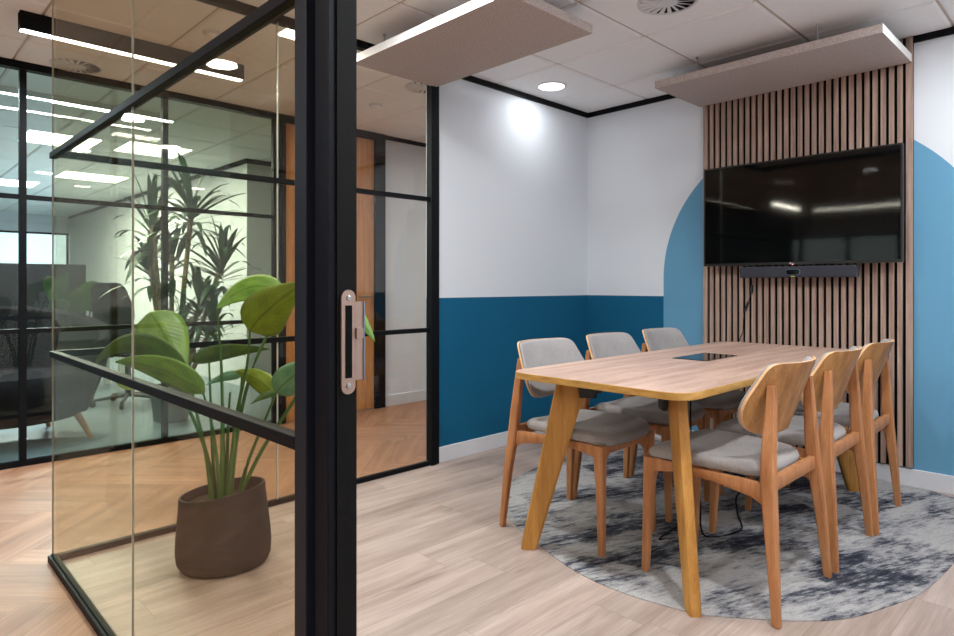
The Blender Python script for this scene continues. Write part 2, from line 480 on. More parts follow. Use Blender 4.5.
# skirting and black ceiling trims
def trim(n, *b, m='skirt', bev=.003, name='trim'):
    k = MB(); k.box(*b); return st(k.build(n, M[m], bevel=bev))
trim('baseboard_left', 2.551, XB-.012, YA-.014, YA, .002, .098)
trim('baseboard_back', XB-.014, XB, -1.0, YA, .002, .098)
trim('baseboard_right', XF, XB-.014, -1.0, -.986, .002, .098)
trim('baseboard_corridor', 3.39, 8.5, YD-.014, YD, 0, .10)
trim('trim_1', 2.551, XB, YA-.016, YA, ZC-.036, ZC+.002, m='black')
trim('trim_2', XB-.016, XB, -1.0, YA-.016, ZC-.036, ZC+.002, m='black')
trim('trim_3', 3.39, 8.5, YD-.016, YD, ZC-.036, ZC+.002, m='black')
trim('trim_4', 2.97, 8.5, 6.564, 6.58, ZC-.05, ZC+.002, m='black')
trim('trim_5', 2.954, 2.97, 6.564, 14.6, ZC-.05, ZC+.002, m='black')
trim('trim_6', XF, XB, -1.0, -.984, ZC-.036, ZC+.002, m='black')

# ------------------------------------------------------------------ glazed partitions
ZR1, ZR2 = 1.622, .826
# side glass, in line with the teal wall
t = thing('glass_partition', (XF, YA, 0), 'clear glass partition with black rails behind the big potted plant, ending at the teal wall', 'partition')
ga = t; LA = 2.555-XF
k = MB(); k.box(0, LA, -.015, .015, 0, .028); k.build('floor_channel', M['black'], t, bevel=.003)
k = MB(); k.box(0, LA, -.02, .02, ZC-.042, ZC); k.build('ceiling_channel', M['black'], t)
j = 1.50-XF
k = MB(); k.box(.012, j-.002, -.005, .005, .028, ZC-.042); k.build('glass_pane', M['glassA'], t)
k = MB(); k.box(j+.002, LA-.055, -.005, .005, .028, ZC-.042); k.build('glass_pane', M['glassA'], t)
k = MB(); k.box(j-.002, j+.002, -.0055, .0055, .028, ZC-.042); k.build('glass_joint', M['gedge'], t)
for z in (ZR1, ZR2):
    k = MB(); k.box(.006, LA-.05, -.014, .014, z-.013, z+.013); k.build('rail', M['black'], t, bevel=.002)
k = MB(); k.box(LA-.070, LA-.030, -.03, .02, 0, ZC); k.box(LA-.030, LA-.002, -.022, .03, 0, ZC); k.build('post', M['black'], t, bevel=.002)
# front glass with the jamb of the doorway
t = thing('glass_partition', (XF, 0, 0), 'clear glass partition with black rails and thick black door jamb in the foreground', 'partition')
yj = .912
k = MB(); k.box(-.016, .016, 1.005, YA+.016, 0, .026); k.box(-.006, .006, 1.005, YA+.014, .026, .032); k.build('floor_channel', M['black'], t, bevel=.003)
k = MB(); k.box(-.02, .02, 1.005, YA, ZC-.042, ZC); k.build('ceiling_channel', M['black'], t)
jy = 1.95
k = MB(); k.box(-.0027, .0027, 1.005, jy-.001, .032, ZC-.042); k.build('glass_pane', M['glassF'], t)
k = MB(); k.box(-.0027, .0027, jy+.001, YA+.004, .032, ZC-.042); k.build('glass_pane', M['glassF'], t)
k = MB(); k.box(-.0028, .0028, jy-.001, jy+.001, .032, ZC-.042); k.build('glass_joint', M['gedge'], t)
k = MB(); k.box(-.0027, .0027, YA+.004, YA+.0055, .032, ZC-.042); k.build('glass_edge', M['gedge'], t)
for z in (1.612, ZR2):
    k = MB(); k.box(-.012, .014, 1.005, YA+.006, z-.012, z+.012); k.build('rail', M['black'], t, bevel=.002)
k = MB(); k.box(-.012, .04, .965, 1.005, 0, ZC); k.build('glazing_post', M['greyfr'], t, bevel=.002)
k = MB(); k.box(.007, .045, .953, .965, 0, ZC); k.build('frame_recess', M['black2'], t)
k = MB(); k.box(-.002, .014, yj, .953, 0, ZC); k.box(.014, .05, yj, .953, 0, ZC); k.build('door_jamb', M['navy'], t, bevel=.0015)
k = MB(); k.box(.0135, .0515, yj-.003, yj-.0002, 0, ZC); k.build('door_seal', M['rubber'], t)
sp = None
k = MB()
ol = []
zc_, hh, rr = 1.005, .087, .0135
for a in range(17): ol.append((math.cos(PI*a/16)*rr, zc_+hh-rr+math.sin(PI*a/16)*rr))
for a in range(17): ol.append((-math.cos(PI*a/16)*rr, zc_-hh+rr-math.sin(PI*a/16)*rr))
cxp = .0335
k.loft([[(cxp+u, yj-.003, v) for u, v in ol], [(cxp+u, yj-.0065, v) for u, v in ol]])
k.box(.0465, .062, yj-.0065, yj-.0035, .940, 1.072)
sp = k.build('strike_plate', M['bronze'], t); sp['label'] = 'satin copper strike plate with long black slot'
k = MB(); k.box(.062, .0645, yj-.0085, yj-.002, .940, 1.072); k.build('strike_lip', M['steel_blue'], sp)
k = MB(); k.box(cxp-.0065, cxp+.0065, yj-.0072, yj-.006, .945, 1.066); k.build('slot', M['black2'], sp)
for z in (1.078, .932):
    k = MB(); k.lathe([(.0045, -.0008), (.0045, .0008), (.003, .0014)], 16); s_ = k.build('screw', M['steel'], sp, loc=(cxp, yj-.007, z)); s_.rotation_euler = (PI/2, 0, 0)
k = MB(); k.box(.047, .060, yj-.010, yj-.006, 1.010, 1.028)
for i in range(4): k.box(.047, .060, yj-.0115, yj-.010, 1.0105+i*.0045, 1.013+i*.0045)
k.build('latch_insert', M['bronze'], sp)
# other side of the doorway (beside the camera)
t = thing('glass_partition', (XF, -1.0, 0), 'narrow glass sidelight with black frame on the near side of the doorway', 'partition')
k = MB(); k.box(-.003, .05, .88, .93, 0, ZC); k.build('door_jamb', M['navy'], t)
k = MB(); k.box(-.016, .016, 0, .88, 0, .028); k.build('floor_channel', M['black'], t)
k = MB(); k.box(-.005, .005, 0, .88, .028, ZC-.04); k.build('glass_pane', M['glassF'], t)
k = MB(); k.box(-.02, .02, 0, .93, ZC-.042, ZC); k.build('ceiling_channel', M['black'], t)
# far glass across the corridor
t = thing('glass_partition', (-.93, YD, 0), 'long black framed glass wall across the corridor, in front of the office', 'partition')
L0 = -.93; mull = [-.93, -.11, .71, 1.525, 2.354]
k = MB(); k.box(0, 2.42-L0, -.02, .02, 0, .035); k.build('floor_channel', M['black'], t)
k = MB(); k.box(0, 2.42-L0, -.03, .03, ZC-.045, ZC); k.build('ceiling_channel', M['black'], t)
for z in (1.635, .82):
    k = MB(); k.box(0, 2.354-L0, -.015, .015, z-.014, z+.014); k.build('rail', M['black'], t)
for i, x in enumerate(mull):
    w = .018 if i < 4 else .03
    k = MB(); k.box(x-w-L0, x+w-L0, -.02, .02, .035, ZC-.045); k.build('mullion', M['black'], t)
    if i < 4:
        k = MB(); k.box(x+w-L0, mull[i+1]-.018-L0, -.004, .004, .035, ZC-.045); k.build('glass_pane', M['glassD'], t)
k = MB(); k.box(-5.5, L0, YD, YD+.1, 0, ZC); st(k.build('wall_corridor', M['dwall']))  # unseen wall, made dark to cut the haze mirrored in the front glass
# oak door in the far wall
d = bpy.data.objects.new('door_1', None); COL.objects.link(d); d.location = (2.384, YD, 0); st(d)
k = MB(); k.box(0, .04, -.03, .1, 0, ZC-.045); k.box(.90, 1.006, -.03, .1, 0, ZC-.045); k.box(0, 1.006, -.03, .1, ZC-.06, ZC); k.build('door_frame', M['black'], d)
k = MB(); k.box(.044, .896, -.005, .04, .006, ZC-.062); k.build('door_panel', M['door'], d)
k = MB(); k.tube([(.83, -.005, 1.0), (.83, -.05, 1.0), (.72, -.05, 1.0)], .009, 10); k.build('door_handle', M['steel'], d, smooth=True)

# ------------------------------------------------------------------ slatted wall panel, television, sound bar
YS0, YS1 = .814, 2.008; XS = 4.092
t = thing('slat_panel', (XB, YS0, 0), 'tall walnut slatted acoustic panel on black backing behind the television', 'wall panel')
k = MB(); k.box(-.012, 0, 0, YS1-YS0, .104, ZC-.002); k.build('backing_board', M['felt_black'], t)
k = MB(); pit = (YS1-YS0)/30
for i in range(30):
    y0 = i*pit + (0 if i == 0 else .0065); k.box(-.024, -.012, i*pit+.008 if i else 0, (i+1)*pit-.008 if i < 29 else 30*pit, .106, ZC-.004)
k.build('slats', M['slat'], t)
XT = 3.982; yt0, yt1, zt0, zt1 = .838, 1.949, 1.222, 1.860
t = thing('television', (XT, (yt0+yt1)/2, (zt0+zt1)/2), 'large black flat television mounted on the slatted panel', 'television')
hw, hv = (yt1-yt0)/2, (zt1-zt0)/2
k = MB(); k.box(.006, .035, -hw, hw, -hv, hv); k.box(.035, .055, -hw*.7, hw*.7, -hv*.9, hv*.5); k.build('casing', M['bezel'], t, bevel=.003)
k = MB(); bz = .009
k.box(0, .008, -hw, hw, hv-bz, hv); k.box(0, .008, -hw, hw, -hv, -hv+.016); k.box(0, .008, -hw, -hw+bz, -hv+.016, hv-bz); k.box(0, .008, hw-bz, hw, -hv+.016, hv-bz)
k.build('bezel', M['bezel'], t)
k = MB(); k.box(.002, .006, -hw+bz, hw-bz, -hv+.016, hv-bz); k.build('screen', M['screen'], t)
k = MB(); k.box(.054, XS-XT+.001, -.2, .2, -.12, .12); k.build('wall_bracket', M['plastic'], t)
# round emblem and two letters on the lower bezel
def text_obj(body, size, name, m, parent, loc, rot, ext=.0003):
    cu = bpy.data.curves.new(name, 'FONT'); cu.body = body; cu.size = size; cu.extrude = ext
    cu.align_x = 'CENTER'; cu.align_y = 'CENTER'
    tmp = bpy.data.objects.new(name, cu); COL.objects.link(tmp)
    dg = bpy.context.evaluated_depsgraph_get(); me = bpy.data.meshes.new_from_object(tmp.evaluated_get(dg))
    COL.objects.unlink(tmp); bpy.data.objects.remove(tmp)
    me.materials.clear(); me.materials.append(m)
    o = bpy.data.objects.new(name, me); COL.objects.link(o); o.parent = parent; o.location = loc; o.rotation_euler = rot; return o
lg = text_obj('LG', .014, 'logo', M['silver'], t, (-.0006, -.003, -hv+.008), (PI/2, 0, -PI/2))
k = MB(); k.lathe([(.0055, -.0004), (.0055, .0004)], 20); e_ = k.build('logo_emblem', M['silver'], t, loc=(-.0006, .013, -hv+.008)); e_.rotation_euler = (0, PI/2, 0)
k = MB(); k.box(-.001, .001, -.0025, .0025, -.0025, .0025); s_ = k.build('standby_light', M['red'], t, loc=(0, 0, -hv+.001)); s_['label'] = 'tiny red standby light'
t = thing('sound_bar', (3.98, 0, 0), 'slim charcoal conference sound bar with central camera under the television', 'sound bar')
k = MB(); k.box(0, .075, 1.06, 1.712, 1.146, 1.212); k.build('body', M['charcoal'], t, bevel=.006)
yc = 1.392
def stadium(a, b, n=10):
    o = []
    for i in range(n+1): th = -PI/2+PI*i/n; o.append((a-b+math.cos(th)*b, math.sin(th)*b))
    for i in range(n+1): th = PI/2+PI*i/n; o.append((-a+b+math.cos(th)*b, math.sin(th)*b))
    return o
k = MB(); k.loft([[(-.003, yc+u, 1.178+v) for u, v in stadium(.041, .018)], [(.004, yc+u, 1.178+v) for u, v in stadium(.041, .018)]]); cw = k.build('camera_window', M['blue_led'], t); cw['label'] = 'pale blue ring around the camera window'
k = MB(); k.loft([[(-.0045, yc+u, 1.178+v) for u, v in stadium(.038, .0155)], [(.004, yc+u, 1.178+v) for u, v in stadium(.038, .0155)]]); k.build('camera_glass', M['screen'], cw)
k = MB(); k.box(-.002, .002, yc-.010, yc+.010, 1.149, 1.154); k.build('badge', M['yellow'], t)
k = MB(); k.box(.07, XS-3.98+.001, 1.3, 1.45, 1.16, 1.2); k.build('bracket', M['plastic'], t)
# cable below the sound bar
def Xp(px, py, x):
    tt = (px-477)/634; r = (F2[0]+R2[0]*tt, F2[1]+R2[1]*tt); dd = x/r[0]
    return (x, r[1]*dd, H-(py-285)*dd/634)
pts = [Xp(751.3,272,4.05), Xp(751.5,279,4.07), Xp(752,285,4.07), Xp(751.6,293,4.07), Xp(748.5,302,4.07), Xp(745,311,4.072), Xp(743.5,320,4.075), Xp(743,332,4.075), Xp(738,343,4.075), Xp(736,375,4.075), Xp(735,420,4.075), Xp(735,455,4.075)]
t = thing('cable', (0,0,0), 'thin black cable with adaptor hanging down the slats under the sound bar', 'cable')
k = MB(); k.tube(pts, .0028, 6); k.build('cord', M['rubber'], t, smooth=True)
k = MB(); k.tube([pts[2], pts[3]], [.009, .009], 8); k.build('connector', M['plastic'], t)
k = MB(); k.tube([pts[4], pts[5]], [.007, .008], 8); k.build('connector', M['plastic'], t)

# ------------------------------------------------------------------ acoustic panels under the ceiling
ZP0, ZP1 = 2.309, 2.352
def acoustic(x0, x1, y0, y1, white, hooks, label):
    t = thing('acoustic_panel', ((x0+x1)/2, (y0+y1)/2, ZP0), label, 'acoustic panel', 'felt acoustic panels under the ceiling')
    a, b, h = (x1-x0)/2, (y1-y0)/2, ZP1-ZP0
    k = MB(); k.box(-a, a, -b, b, 0, h); o = k.build('board', [M['felt'], M['felt_white']], t)
    for p in o.data.polygons:
        c = p.center
        if (white == '-x' and c.x < -a+.001) or (white == '-y' and c.y < -b+.001): p.material_index = 1
    for hx, hy in hooks:
        k = MB(); k.tube([(hx-0,hy,h-.003),(hx,hy,h+.03),(hx,hy,ZC-ZP0+.004)], 0.0034, 8)
        k.lathe([(.007,h), (.007,h+.006), (.003,h+.012)], 12, (hx,hy,0))
        k.lathe([(.006,ZC-ZP0-.012), (.009,ZC-ZP0-.004), (.009,ZC-ZP0+.002)], 12, (hx,hy,0))
        k.build('suspension_hook', M['steel'], t, smooth=True)
acoustic(1.93, 2.525, 1.797, 2.955, '-x', [(-.2,.42),(.2,.42),(-.2,-.42),(.2,-.42)], 'light felt acoustic panel with white long edge hanging beside the white wall')
acoustic(3.505, 4.088, .818, 2.03, '-y', [(-.235,.36),(-.235,-.30),(.2,.42),(.2,-.42)], 'light felt acoustic panel with white short end hanging above the television')

# ------------------------------------------------------------------ meeting table
t = thing('meeting_table', (2.895, 1.380, 0), 'light oak meeting table with rounded corners and splayed wooden legs', 'table')
TX, TY, ZT = .998, .392, .748
ol = rounded([(-TX,-TY),(TX,-TY),(TX,TY),(-TX,TY)], .10, 10)
k = MB(); slab(k, ol, ZT-.026, ZT, 1, 0, .0015); k.build('tabletop', [M['top'], M['top_edge']], t, smooth=30)
for sx in (-1, 1):
    for sy in (-1, 1):
        foot = Vector((sx*.897, sy*.365, 0)); top = Vector((sx*.764, sy*.232, ZT-.028))
        du = Vector((-sx, -sy, 0)).normalized(); dn = Vector((-du.y, du.x, 0))
        k = MB(); secs = []
        for f, w, th in ((0,.030,.020),(.02,.033,.0215),(.5,.047,.023),(.88,.060,.0235),(1,.064,.0235)):
            c = foot.lerp(top, f); secs.append((c, du*w, dn*th))
        k.bar(secs); lg_ = k.build('leg', M['leg_oak'], t, smooth=30)
        k = MB(); c = foot + Vector((0,0,-.0)); k.bar([(c-Vector((0,0,.004)), du*.027, dn*.017), (c+Vector((0,0,.002)), du*.029, dn*.019)]); k.build('foot_pad', M['rubber'], lg_)
        k = MB()
        c = top + du*.055 - Vector((0,0,.036))
        for s in (-1, 1):
            cc = c + dn*s*.032
            k.bar([(cc-Vector((0,0,.048)), du*.034, dn*.010), (cc+Vector((0,0,.033)), du*.046, dn*.014)])
            for e2 in (-.02, .02): k.tube([cc+du*e2-Vector((0,0,.008)), cc+du*e2-Vector((0,0,.008))+dn*s*.014], .006, 8)
        k.bar([(c+du*.045-Vector((0,0,.030)), du*.012, dn*.036), (c+du*.045+Vector((0,0,.033)), du*.012, dn*.042)])
        k.build('leg_bracket', M['plastic'], t)
k = MB(); k.box(-.10, .23, -.025, .145, ZT, ZT+.003); pm = k.build('power_module', M['screen'], t); pm['label'] = 'black glass power module let into the tabletop'
k = MB(); k.box(-.6, .6, -.05, .05, ZT-.075, ZT-.03); k.build('cable_tray', M['plastic'], t)

# cables under the table
def spline(ps, n=6):
    ps = [Vector(p) for p in ps]; out = []
    for i in range(len(ps)-1):
        p0 = ps[max(i-1,0)]; p1 = ps[i]; p2 = ps[i+1]; p3 = ps[min(i+2,len(ps)-1)]
        for k in range(n):
            s = k/n; out.append(.5*((2*p1)+(p2-p0)*s+(2*p0-5*p1+4*p2-p3)*s*s+(3*p1-p0-3*p2+p3)*s**3))
    out.append(ps[-1]); return out
k = MB(); k.tube(spline([(2.55,1.42,.68),(2.57,1.41,.5),(2.66,1.37,.3),(2.7,1.34,.14),(2.62,1.28,.016),(2.8,1.2,.013),(3.0,1.3,.013),(3.3,1.42,.013),(3.7,1.4,.013)]), .004, 6)
tag(k.build('cable', M['rubber'], smooth=True), 'black cable hanging from under the table and looping over the rug', 'cable')
k = MB(); k.tube(spline([(2.62,1.34,.68),(2.60,1.33,.45),(2.64,1.31,.2),(2.62,1.37,.014),(2.45,1.40,.013),(2.7,1.42,.013)]), .0035, 6)
tag(k.build('cable', M['rubber'], smooth=True), 'thinner black cable dropping straight from the middle of the tabletop to the rug', 'cable')

# ------------------------------------------------------------------ chairs
def make_chair():
    t = thing('dining_chair', (0,0,0), 'chair', 'chair', 'grey upholstered wooden chairs round the meeting table')
    X = Vector((1,0,0)); Y = Vector((0,1,0))
    for s in (-1, 1):   # rear legs carry on up as back posts
        k = MB()
        k.bar([(Vector((s*.248,-.248,0)), X*.0105, Y*.013), (Vector((s*.232,-.228,.25)), X*.0145, Y*.019), (Vector((s*.213,-.210,.43)), X*.016, Y*.024),
               (Vector((s*.205,-.206,.52)), X*.0155, Y*.023), (Vector((s*.181,-.205,.68)), X*.0135, Y*.017), (Vector((s*.172,-.203,.757)), X*.0125, Y*.013)])
        k.build('leg', M['beech'], t, smooth=30)
    for s in (-1, 1):
        k = MB()
        k.bar([(Vector((s*.196,.256,0)), X*.0125, Y*.0125), (Vector((s*.190,.246,.28)), X*.017, Y*.018), (Vector((s*.187,.238,.44)), X*.021, Y*.024)])
        k.build('leg', M['beech'], t, smooth=30)
    k = MB()   # frame: front rail, rear rail, curved side rails, corner gussets
    k.bar([(Vector((-.17,.236,.420)), Y*.011, Vector((0,0,.020))), (Vector((.17,.236,.420)), Y*.011, Vector((0,0,.020)))])
    k.bar([(Vector((-.21,-.208,.432)), Y*.012, Vector((0,0,.024))), (Vector((.21,-.208,.432)), Y*.012, Vector((0,0,.024)))])
    for s in (-1, 1):
        Z = Vector((0,0,1))
        k.bar([(Vector((s*.189,.225,.415)), X*.011, Z*.026), (Vector((s*.193,.13,.424)), X*.011, Z*.017), (Vector((s*.200,-.02,.422)), X*.011, Z*.017), (Vector((s*.207,-.15,.412)), X*.0115, Z*.026), (Vector((s*.210,-.200,.400)), X*.012, Z*.036)])
        k.add([Vector((s*.17,.228,.40)), Vector((s*.10,.228,.425)), Vector((s*.17,.228,.355)), Vector((s*.17,.246,.40)), Vector((s*.10,.246,.425)), Vector((s*.17,.246,.355))],
              [(0,1,2),(3,5,4),(0,3,4,1),(1,4,5,2),(2,5,3,0)])
    k.build('seat_frame', M['beech'], t, smooth=30)
    ol = dense(rounded([(-.236,.268),(.236,.268),(.198,-.19),(-.198,-.19)], [.13,.13,.10,.10], 8))
    def smap(u, v, w):
        # saddle: dips in the middle, front edge rolls down
        z = .468 + w - .014*max(0, 1-(u/.2)**2)*max(0, 1-((v+.02)/.24)**2) - .02*max(0, (v-.17)/.1)**2 + .006*(abs(u)/.23)**2
        return (u, v, z)
    k = MB(); pad(k, ol, [(.90,-.026),(.97,-.022),(1.0,-.006),(.985,.008),(.93,.018),(.8,.022),(.6,.024),(.35,.024),(.1,.024)], smap)
    k.build('seat', M['seat'], t, smooth=True)
    bo = dense(rounded([(-.193,.832),(.193,.832),(.240,.660),(.165,.575),(-.165,.575),(-.240,.660)], [.035,.035,.07,.09,.09,.07], 7))
    def bmap(off):
        def f(u, v, w):
            return (u, -.217 + .364*(.70-v) + 1.55*u*u + off + w, v)
        return f
    k = MB(); pr = [(.02,-.006),(.25,-.006),(.5,-.006),(.75,-.006),(.94,-.006),(1.0,-.005),(1.002,0),(1.0,.006),(.75,.006),(.5,.006),(.02,.006)]
    pad(k, bo, pr, bmap(0)); nb = len(bo)
    for q in range(5*nb, 7*nb): k.mi[q] = 1
    k.build('backrest', [M['veneer'], M['beech_edge']], t, smooth=True)
    k = MB(); pad(k, bo, [(.02,.007),(.5,.007),(.97,.007),(.992,.010),(.99,.016),(.965,.021),(.9,.024),(.7,.027),(.4,.028),(.02,.028)], bmap(0)); 
    k.build('back_cushion', M['back'], t, smooth=True)
    return t
c0 = make_chair()
spots = [
 (2.353, 1.033, 0, 'grey chair with oak back nearest the camera on the right side of the table'),
 (2.905, 1.030, 0, 'middle of the three grey chairs seen from behind, on the right side of the table'),
 (3.427, 1.030, 0, 'grey chair seen from behind, farthest of its row, next to the slatted wall panel'),
 (2.344, 1.738, PI, 'grey chair facing us at the near left corner of the table'),
 (2.872, 1.738, PI, 'middle grey chair facing us on the teal wall side of the table'),
 (3.415, 1.738, PI, 'grey chair facing us, farthest of its row, against the light blue arch')]
for i, (x, y, rz, lab) in enumerate(spots):
    c = c0 if i == 0 else copy_tree(c0)
    c.location = (x, y, .006); c.rotation_euler = (0, 0, rz + [0, .016, .045, 0, .012, -.008][i]); c['label'] = lab

# ------------------------------------------------------------------ rug
rp = [(2.29,2.16),(2.42,2.29),(2.60,2.395),(2.84,2.462),(3.15,2.50),(3.5,2.50),(3.8,2.46),(4.0,2.34),(4.08,2.1),(4.095,1.6),(4.095,1.0),(4.06,.68),(3.9,.52),(3.6,.475),(3.17,.475),(2.852,.495),(2.669,.519),(2.519,.567),(2.334,.638),(2.196,.746),(2.075,.89),(1.999,1.005),(1.953,1.188),(1.945,1.354),(1.972,1.513),(2.035,1.689),(2.12,1.906),(2.19,2.04)]
n_ = len(rp); ro = []
for i in range(n_):
    p0, p1, p2, p3 = [Vector(rp[(i+q) % n_]) for q in (-1,0,1,2)]
    for s in range(4):
        u = s/4; ro.append(tuple(.5*((2*p1)+(p2-p0)*u+(2*p0-5*p1+4*p2-p3)*u*u+(3*p1-p0-3*p2+p3)*u**3)))
k = MB(); slab(k, [(x-3, y-1.45) for x, y in ro], 0, .005, 0, None, .001)
tag(k.build('rug', M['rug'], loc=(3,1.45,.0025)), 'mottled grey and charcoal rounded rug under the meeting table', 'rug')

# ------------------------------------------------------------------ lights and ceiling fittings
def downlight(x, y, label, power, spread=150):
    t = thing('downlight', (x, y, ZC), label, 'downlight', 'round recessed downlights')
    k = MB(); k.lathe([(.105,.002),(.105,-.003),(.098,-.007),(.088,-.005),(.086,.0)], 40); k.build('trim_ring', M['skirt'], t, smooth=True)
    k = MB(); k.lathe([(.0,-.004),(.087,-.004)], 40, cap=False); k.build('diffuser', M['down'], t)
    li = bpy.data.lights.new('downlight_lamp', 'AREA'); li.shape = 'DISK'; li.size = .17; li.energy = power; li.color = (.92,.97,1); li.spread = math.radians(spread)
    lo = bpy.data.objects.new('downlight_lamp', li); COL.objects.link(lo); lo.location = (x, y, ZC-.012)
    return t
downlight(3.373, 2.737, 'round white downlight in the ceiling near the corner of the meeting room', 2.2, 180)
downlight(1.58, 2.10, 'round white downlight above the potted plant', 19, 180)
downlight(3.373, .33, 'round white downlight by the wall right of the television', 12, 180)
downlight(1.58, .33, 'added unseen round white downlight just inside the doorway', 24, 180)  # guessed downlight out of view, added because the room needs its light
downlight(2.17, -.55, 'added unseen round white downlight near the right hand wall', 16, 180)  # another downlight out of view, added as fill for the room

def linear(x, y, L, label, axis='x', power=40, grp='linear ceiling lights in the corridor', hm='black', dp=.09):
    t = thing('linear_light', (x, y, ZC), label, 'light', grp, 0 if axis == 'x' else PI/2)
    k = MB(); k.box(-L/2, L/2, -.032, -.028, -dp, 0); k.box(-L/2, L/2, .028, .032, -dp, 0); k.box(-L/2, -L/2+.004, -.028, .028, -dp, 0); k.box(L/2-.004, L/2, -.028, .028, -dp, 0); k.box(-L/2, L/2, -.028, .028, -dp+.03, 0)
    k.build('housing', M[hm], t)
    k = MB(); k.box(-L/2+.004, L/2-.004, -.028, .028, -dp+.001, -dp+.028); k.build('diffuser', M['led'], t)
    li = bpy.data.lights.new('linear_lamp', 'AREA'); li.shape = 'RECTANGLE'; li.size = L if axis == 'x' else .055; li.size_y = .055 if axis == 'x' else L
    li.energy = power; li.color = (.93,.97,1)
    lo = bpy.data.objects.new('linear_lamp', li); COL.objects.link(lo); lo.location = (x, y, ZC-dp-.004)
linear(1.13, 3.825, 1.13, 'black linear ceiling light glowing white, nearest in the corridor beyond the glass', power=26)
linear(5.2, 3.825, 1.13, 'black linear ceiling light farther right along the corridor', power=26)
linear(-2.7, 3.825, 1.13, 'black linear ceiling light at the left of the corridor', power=24)
linear(-1.5, 1.6, 2.2, 'long black linear ceiling light in the open area behind the viewer', 'x', 26)
linear(-1.5, -.9, 2.2, 'long black linear ceiling light behind the viewer near the side wall', 'x', 48)
linear(-3.6, 2.6, 2.2, 'long black linear ceiling light near the rear windows', 'y', 40)
# office lamps
linear(.5, 5.36, 2.4, 'slim linear ceiling light just inside the glazed office', 'x', 45, 'office ceiling lights', 'white', .04)
def panel(x, y, a, b, label, power, grp='square light panels in the office ceiling'):
    t = thing('ceiling_light_panel', (x, y, ZC), label, 'light', grp)
    k = MB(); k.box(-a, a, -b, b, -.006, .004); k.box(-a-.01, a+.01, -b-.01, b+.01, -.003, .004, 1); k.build('light_face', [M['panel'], M['skirt']], t)
    li = bpy.data.lights.new('panel_lamp', 'AREA'); li.shape = 'RECTANGLE'; li.size = 2*a; li.size_y = 2*b; li.energy = power; li.color = (.97,1,.95)
    lo = bpy.data.objects.new('panel_lamp', li); COL.objects.link(lo); lo.location = (x, y, ZC-.012)
def ceil_at(px, py):
    d_ = (ZC-H)*634/(285-py); p = at(px, py, d_); return p.x, p.y
cx, cy = ceil_at(153, 150); panel(cx, cy, .28, .28, 'bright square ceiling light panel above the yucca in the office', 10)
cx, cy = ceil_at(60, 140); panel(cx, cy, .28, .28, 'bright square ceiling light panel at the left of the office', 70)
cx, cy = ceil_at(92, 177); panel(cx, cy, .34, .28, 'bright square ceiling light panel farther back in the office', 70)
panel(1.4, 10.3, .3, .3, 'added square ceiling light panel brightening the back of the office', 120)  # extra panel added to brighten the far end of the office
cx, cy = ceil_at(40, 171); downl = None
panel(1.80, 3.11, .19, .085, 'small bright rectangular light beside the glass in the corridor ceiling', 6, 'corridor light')

def vent(x, y, label, r=.13):
    t = thing('air_vent', (x, y, ZC), label, 'air vent', 'round swirl air vents')
    k = MB(); k.lathe([(r+.012,.002),(r+.012,-.003),(r,-.005),(r-.004,.0)], 40); k.build('rim', M['skirt'], t, smooth=True)
    k = MB(); k.lathe([(.0,-.0005),(r,-.0005)], 40, cap=False); k.build('duct', M['black2'], t)
    k = MB(); n = 18
    for i in range(n):
        a = 2*PI*i/n; ca, sa = math.cos(a), math.sin(a)
        def P(rr, w, z): return (rr*ca-w*sa, rr*sa+w*ca, z)
        k.add([P(.03,-.006,-.003), P(.03,.006,-.003), P(r-.002,.020,-.001), P(r-.002,-.003,-.009)], [(0,1,2,3)])
    k.lathe([(.048,-.002),(.046,-.006),(.0,-.007)], 24, cap=False)
    k.build('vanes', M['skirt'], t)
vent(2.765, 1.535, 'round white swirl air vent in the meeting room ceiling')
vent(.96, 4.53, 'round swirl air vent in the corridor ceiling against the glazed office front')
vent(2.77, 3.35, 'round air vent in the corridor ceiling just past the hanging felt panel')
def detector(x, y, label):
    t = thing('smoke_detector', (x, y, ZC), label, 'smoke detector')
    k = MB(); k.lathe([(.052,.0),(.05,-.010),(.044,-.014)], 32); k.build('base', M['skirt'], t, smooth=True)
    k = MB(); k.lathe([(.034,-.014),(.032,-.03),(.02,-.036),(.0,-.036)], 32, cap=False); k.build('sensor_head', M['tile'], t, smooth=True)
detector(1.356, 3.42, 'small white smoke detector in the corridor ceiling above the black linear light')
detector(2.77, 3.93, 'small white ceiling sensor in the corridor in front of the oak door')

# ------------------------------------------------------------------ big potted plant
PC = Vector((1.034, 2.49, .0028))
t = thing('potted_plant', PC, 'tall big-leaved green plant in a dark clay pot behind the glass', 'plant')
k = MB()
prof = [(.150,0,0),(.172,.006,.0),(.186,.03,.0),(.190,.07,0),(.187,.12,0),(.180,.19,0),(.173,.25,0),(.171,.285,0),(.169,.292,0),(.160,.293,0),(.157,.285,0),(.160,.22,0)]
rings = []
for r, z, _ in prof:
    ring = []
    for q in range(48):
        a = 2*PI*q/48; ex = 1.0+.04*math.cos(2*a+.6)
        u = Vector((math.cos(a)*r*ex*.90, math.sin(a)*r*ex*.90)); 
        sh = .020*z/.29
        zz = z + (z/.29)*.020*math.cos(a+.8)      # rim tilts a little
        ring.append((u.x + sh*-.3, u.y + sh*.3, zz))
    rings.append(ring)
k.loft(rings); pt = k.build('pot', M['pot'], t, smooth=60); pt['label'] = 'dark brown clay pot with a slanted rim'
k = MB(); k.lathe([(.0,.248),(.05,.25),(.141,.243)], 32, cap=False); k.build('soil', M['soil'], t)
